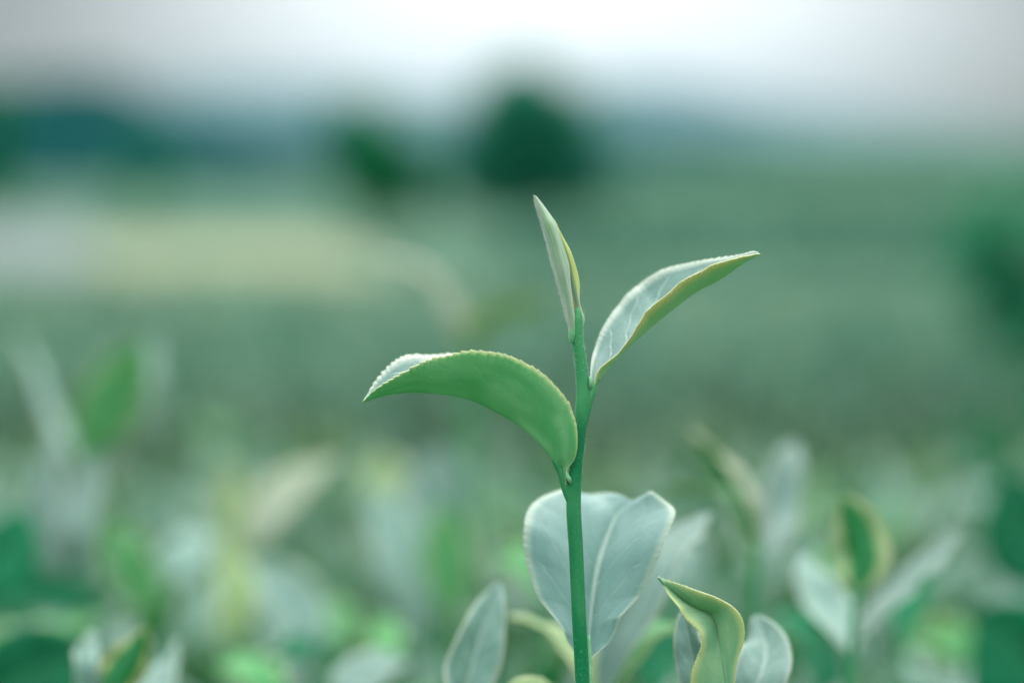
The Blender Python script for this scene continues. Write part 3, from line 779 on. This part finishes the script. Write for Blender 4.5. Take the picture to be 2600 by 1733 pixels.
pleaf(h, [(2165, 1660, dd), (2110, 1560, dd + .02), (2060, 1470, dd + .03), (2040, 1400, dd + .04)], .012, PALE3, face=(.2, -.8, .6), seed=29)

# tall far shoot behind the left leaf
dd = .88
h = proot(1190, dd, 'tall blurred shoot behind the arched leaf, one leaf grey, one yellow-green')
pstem(h, [(1195, 1400, dd), (1190, 1200, dd), (1186, 1000, dd), (1182, 880, dd)], .002, .0016)
pleaf(h, [(1182, 890, dd), (1140, 790, dd), (1070, 700, dd), (940, 650, dd + .01)], .013, (G_CREAM, G_CREAM, RIM_PALE), face=(.6, -.3, .7), fold=.3, seed=30)
pleaf(h, [(1182, 890, dd), (1230, 835, dd), (1300, 800, dd), (1390, 785, dd + .01)], .024, (G_YEL, G_YEL, RIM), face=(-.2, .4, .9), fold=.3, seed=31)

# left shoot with green leaf
dd = .80
h = proot(240, dd, 'blurred shoot at the left edge with a bright green leaf ending in a pale tip')
pstem(h, [(250, 1700, dd), (235, 1500, dd), (225, 1300, dd), (222, 1180, dd)], .0015, .001)
pleaf(h, [(215, 1180, dd), (235, 1080, dd), (290, 980, dd), (365, 865, dd)], .027, (G_LOW, G_LOW, RIM), face=(.5, .8, .1), fold=.25, seed=32, label='bright green leaf')
pleaf(h, [(225, 1200, dd), (330, 1050, dd + .01), (370, 950, dd + .02), (390, 860, dd + .03)], .015, PALE3, face=(0, -.8, .5), seed=33)
pleaf(h, [(220, 1230, dd), (130, 1050, dd + .03), (90, 940, dd + .05), (40, 850, dd + .08)], .005, PALE3, face=(.3, -.5, .8), seed=34)
dd = .74
h = proot(190, dd, 'blurred shoot at the left with two upright pale leaves side by side')
pleaf(h, [(185, 1470, dd), (190, 1360, dd), (215, 1250, dd + .01), (250, 1150, dd + .02)], .013, PALE3, face=(.1, -.9, .5), seed=35)
pleaf(h, [(170, 1480, dd), (120, 1350, dd + .01), (120, 1200, dd + .02), (140, 1100, dd + .03)], .012, PALE3, face=(-.1, -.8, .6), seed=36)
pstem(h, [(200, 2000, dd), (190, 1733, dd), (180, 1450, dd)], .0014, .001)
# bottom left green leaf
dd = .525
h = proot(300, dd, 'small blurred shoot near the lower left corner, dark green with yellow edges')
pleaf(h, [(262, 1800, dd), (285, 1740, dd), (330, 1670, dd), (372, 1595, dd)], .0095, (G_YEL, leaf_mat('corner_leaf', (.01, .20, .06), (.03, .25, .08), (.50, .48, .18), trans=(.1, .4, .1), tw=.3, mw=.70, mamt=.8), RIM), face=(.2, .9, .3), fold=.4, seed=37)
pleaf(h, [(262, 1830, dd), (225, 1760, dd), (215, 1680, dd), (240, 1600, dd + .01)], .006, PALE3, face=(.4, -.8, .3), seed=38)
pleaf(h, [(262, 1830, dd), (380, 1770, dd + .01), (430, 1690, dd + .02), (450, 1620, dd + .03)], .0075, PALE3, face=(-.3, -.8, .5), seed=39)
pstem(h, [(262, 2000, dd), (262, 1830, dd)], .0012, .001)

# pale spear leaf left of the stem
dd = .475
h = proot(1180, dd, 'pale spear-shaped leaf standing left of the sharp stem at the bottom edge')
pleaf(h, [(1170, 1850, dd), (1185, 1740, dd), (1222, 1610, dd + .004), (1268, 1478, dd + .01)], .0108, PALE3, face=(.15, -.9, .4), fold=.35, seed=40)
pleaf(h, [(1175, 1860, dd), (1240, 1790, dd - .002), (1330, 1752, dd - .004), (1420, 1745, dd)], .006, YEL3, face=(0, 0, 1), seed=61)
pstem(h, [(1165, 2050, dd), (1168, 1950, dd), (1170, 1850, dd)], .0012, .001)
# leaf low behind the stem
dd = .50
h = proot(1555, dd, 'blurred shoot just behind the broad pale leaf, slanting up to the right')
pleaf(h, [(1530, 1760, dd), (1590, 1600, dd + .004), (1680, 1440, dd + .012), (1800, 1300, dd + .03)], .0125, PALE3, face=(-.4, -.7, .6), fold=.3, seed=41, label='pale leaf slanting up to the right')
pleaf(h, [(1520, 1790, dd), (1470, 1660, dd + .01), (1390, 1600, dd + .015), (1290, 1560, dd + .02)], .007, YEL3, face=(0, -.2, 1), fold=.2, seed=42, label='narrow yellow leaf reaching left')
pleaf(h, [(1540, 1790, dd), (1600, 1640, dd + .01), (1680, 1590, dd + .02), (1770, 1600, dd + .03)], .010, GRN3, face=(0, .1, 1), fold=.2, seed=43)
pstem(h, [(1530, 2000, dd), (1530, 1850, dd), (1530, 1760, dd)], .0013, .001)

specs = [  # base px, base py, mid, tip, distance, width, mats, face, label
    ([(1120, 1420), (1110, 1330), (1108, 1250), (1115, 1130)], .80, .030, PALE3, (0, -.55, 1), 'pale grey-white leaf tip glowing below the arched left leaf'),
    ([(1150, 1560), (1140, 1450), (1130, 1360), (1120, 1270)], .70, .017, GRN3, (0, -.9, .3), 'clear green leaf standing below the glowing pale tip'),
    ([(640, 1400), (680, 1310), (740, 1240), (850, 1165)], .72, .016, (G_CREAM, G_LOW, RIM_PALE), (-.3, -.7, .6), 'cream leaf slanting up to the right, left of the middle'),
    ([(600, 1420), (590, 1320), (585, 1250), (580, 1165)], .76, .012, YEL3, (.2, -.9, .3), 'narrow yellow-green upright leaf left of the cream one'),
    ([(1060, 1620), (1050, 1480), (1010, 1360), (930, 1240)], .72, .022, PALE3, (.3, -.8, .5), 'broad pale leaf between the cream leaf and the clear green leaf'),
    ([(800, 1640), (760, 1560), (700, 1490), (620, 1430)], .68, .018, PALE3, (.1, -.7, .7), 'broad pale leaf low in the left half'),
    ([(560, 1640), (600, 1520), (590, 1440), (560, 1360)], .66, .012, YEL3, (.2, -.8, .5), 'green-yellow stalky leaf in the lower left half'),
    ([(840, 1640), (780, 1660), (720, 1650), (660, 1690)], .56, .010, DRK3, (0, -.3, .9), 'dark green leaf lying low left of the pale spear leaf'),
    ([(980, 1700), (985, 1640), (980, 1600), (975, 1560)], .60, .009, GRN3, (0, -.9, .4), 'small clear green leaf near the bottom left of the spear leaf'),
    ([(880, 1800), (900, 1740), (960, 1690), (1040, 1680)], .53, .012, PALE3, (0, -.6, .8), 'pale leaf on the bottom edge left of the spear leaf'),
    ([(700, 1800), (660, 1720), (600, 1690), (540, 1700)], .58, .012, GRN3, (0, -.3, .9), 'clear green leaf arching along the bottom edge'),
    ([(1000, 1330), (990, 1260), (975, 1200), (960, 1150)], .90, .020, YEL3, (0, -.8, .5), 'small yellow-green leaf left of the glowing pale tip'),
    ([(1390, 1520), (1360, 1440), (1300, 1420), (1240, 1440)], .60, .013, GRN3, (0, -.5, .8), 'green leaf arching just left of the broad pale leaf'),
    ([(2290, 1620), (2300, 1570), (2325, 1520), (2365, 1460)], .58, .008, DRK3, (-.4, -.8, .2), 'dark green narrow leaf near the right edge'),
    ([(2080, 1760), (2090, 1700), (2070, 1650), (2040, 1600)], .56, .010, DRK3, (0, -.8, .3), 'dark green leaf below the spindle-shaped leaf'),
    ([(2060, 1640), (2030, 1590), (1990, 1570), (1950, 1560)], .60, .010, DRK3, (0, -.5, .8), 'dark green leaf behind the cream-edged pale leaf'),
    ([(2480, 1700), (2430, 1640), (2360, 1620), (2290, 1650)], .64, .014, GRN3, (0, -.5, .8), 'dull green leaf low at the right'),
    ([(400, 1560), (330, 1430), (310, 1370), (270, 1330)], .68, .014, GRN3, (.1, -.8, .4), 'clear green leaf right of the two upright pale leaves'),
    ([(400, 1480), (470, 1420), (500, 1380), (560, 1360)], .72, .016, (G_UP, G_LOW, RIM), (0, -.5, .8), 'pale leaf lying between the green leaf and the stalky one'),
    ([(-60, 1500), (-10, 1430), (30, 1370), (60, 1290)], 0.624, 0.0192, DRK3, (.3, -.9, .1), 'dark green leaf cut by the left edge'),
    ([(-80, 1560), (40, 1520), (160, 1510), (290, 1530)], 0.648, 0.0168, DRK3, (0, -.6, .6), 'dark green leaf reaching in from the left edge near the bottom'),
    ([(-60, 1640), (60, 1610), (160, 1600), (270, 1560)], 0.600, 0.0072, (G_LOW, G_LOW, RIM), (0, -.3, .9), 'thin grey-green leaf crossing the dark lower left corner'),
    ([(-60, 1790), (60, 1720), (150, 1680), (250, 1650)], 0.564, 0.0240, DRK3, (0, -.9, .2), 'very dark leaf filling the lower left corner'),
    ([(2700, 1800), (2620, 1700), (2560, 1620), (2480, 1540)], 0.624, 0.0340, DRK3, (-.3, -.9, .1), 'dark green leaf filling the lower right corner'),
    ([(2720, 1500), (2660, 1400), (2600, 1310), (2550, 1200)], 0.696, 0.0340, DRK3, (-.3, -.9, .2), 'dark green leaf cut by the right edge'),
    ([(1650, 1760), (1660, 1700), (1680, 1650), (1710, 1600)], .55, .010, DRK3, (0, -.9, .1), 'dark green leaf in the gap left of the bent yellow shoot'),
    ([(1740, 1500), (1720, 1420), (1700, 1380), (1690, 1340)], .66, .016, PALE3, (0, -.7, .7), 'dull pale leaf behind the gap under the leaning cream leaf'),
]
for i, (pts, d, w, mt, fc, lab) in enumerate(specs):
    d, w = d * 1.12, w * 1.12
    h = proot(pts[0][0], d, lab, name='tea_shoot')
    pleaf(h, [(x, y, d + k * .006) for k, (x, y) in enumerate(pts)], w, mt, face=fc, seed=70 + i, fold=.25)
    x, y = pts[0]
    pstem(h, [(x, y + 260, d), (x, y + 120, d), (x, y, d)], .0013, .0009)

# ------------------------------------------------------------------ the crowd of shoots behind
def copy_tree(o, parent=None):
    c = o.copy(); COL.objects.link(c); c.parent = parent
    for ch in list(o.children): copy_tree(ch, c)
    return c
G_CROWD = 'blurred tea shoots crowding the hedge top'
LAB = 'one of the many small blurred tea shoots crowding the hedge top behind the sharp shoot'

def gen_shoot(seed):
    r = np.random.default_rng(seed)
    root = empty('tea_shoot', (0, 0, 0), LAB, 'tea shoot', G_CROWD)
    H = r.uniform(.055, .085)
    lean = r.normal(0, .12, 2)
    P = np.array([[0, 0, -.03], [lean[0] * H * .3, lean[1] * H * .3, H * .4], [lean[0] * H, lean[1] * H, H]])
    tube('stem', P, [.0014, .0012, .0009], STEM, root, 8)
    nl = int(r.integers(3, 5)); a0 = r.uniform(0, 6.28)
    for k in range(nl + 1):
        t_ = 1 - k / (nl + .6)
        p = P[0] * 0 + np.array([lean[0] * H * t_, lean[1] * H * t_, H * t_])
        az_ = a0 + k * 2.4
        if k == 0: elv, L, wd, fold = rad(78), r.uniform(.02, .03), .005, .8
        else: elv, L, wd, fold = rad(r.uniform(25, 62)), r.uniform(.032, .055), r.uniform(.013, .02), r.uniform(.15, .5)
        out = np.array([math.cos(az_), math.sin(az_), 0])
        d1 = out * math.cos(elv) + np.array([0, 0, math.sin(elv)])
        dr = r.uniform(.1, .5) if k else 0
        pts = [p, p + d1 * L * .35, p + d1 * L * .7 - np.array([0, 0, L * dr * .15]), p + d1 * L - np.array([0, 0, L * dr * .5])]
        n = 24
        C = spline(np.array(pts), n); T = unit(np.gradient(C, axis=0))
        side = unit(np.cross(T, np.array([0, 0, 1.0]))); nn = unit(np.cross(side, T))
        w = (wid_profile(np.linspace(0, 1, n + 1)) * wd / 2 + 3e-4)[:, None]
        A = C - side * w * math.cos(fold) + nn * w * math.sin(fold); B = C + side * w * math.cos(fold) + nn * w * math.sin(fold)
        A[-1] = B[-1] = C[-1]
        mt = (G_YEL, G_YEL, RIM) if k == 0 else ((PALE3, PG3, PALE3, PALE3, GRN3)[int(r.integers(0, 5))])
        blade('bud' if k == 0 else 'leaf', A, C, B, mt, root, n=n, m=4, bulge=.04, teeth=0, seed=seed * 10 + k, wob=.001)
    return root
protos = [gen_shoot(500 + i) for i in range(9)]
r = np.random.default_rng(77)
spots = []
tries = 0
while len(spots) < 200 and tries < 20000:
    tries += 1
    d = .68 + .95 * r.uniform(0, 1) ** 1.2
    x = r.uniform(-.235, .235) * d
    if any((x - a) ** 2 + (d - b) ** 2 < .035 ** 2 for a, b, _ in spots): continue
    spots.append((x, d, 0))
spots.sort(key=lambda s: s[1])
for i, (x, d, _) in enumerate(spots):
    o = protos[i] if i < len(protos) else copy_tree(protos[i % len(protos)])
    zt = .738 - .03 * (d - .7) + .012 * math.sin(x * 30 + d * 9)
    o.location = (x, d, zt)
    o.rotation_euler = (0, 0, r.uniform(0, 6.28))
    s = r.uniform(.65, 1.0); o.scale = (s, s, s)

# ------------------------------------------------------------------ haze
hz, t = new_mat('haze_air')
pv = N(t, 'ShaderNodeVolumePrincipled')
pv.inputs['Color'].default_value = (.62, .80, .92, 1)
pv.inputs['Density'].default_value = .00003
pv.inputs['Anisotropy'].default_value = .2
ho = N(t, 'ShaderNodeOutputMaterial'); t.links.new(pv.outputs[0], ho.inputs['Volume'])
bx = [-3300, 3300, -60, 6100, -3.5, 330]
V = np.array([[bx[i], bx[2 + j], bx[4 + k]] for i in (0, 1) for j in (0, 1) for k in (0, 1)], float)
F = np.array([[0, 1, 3, 2], [4, 6, 7, 5], [0, 4, 5, 1], [2, 3, 7, 6], [0, 2, 6, 4], [1, 5, 7, 3]])
tag(mesh_obj('haze', V, [F], hz, smooth=False), kind='stuff')
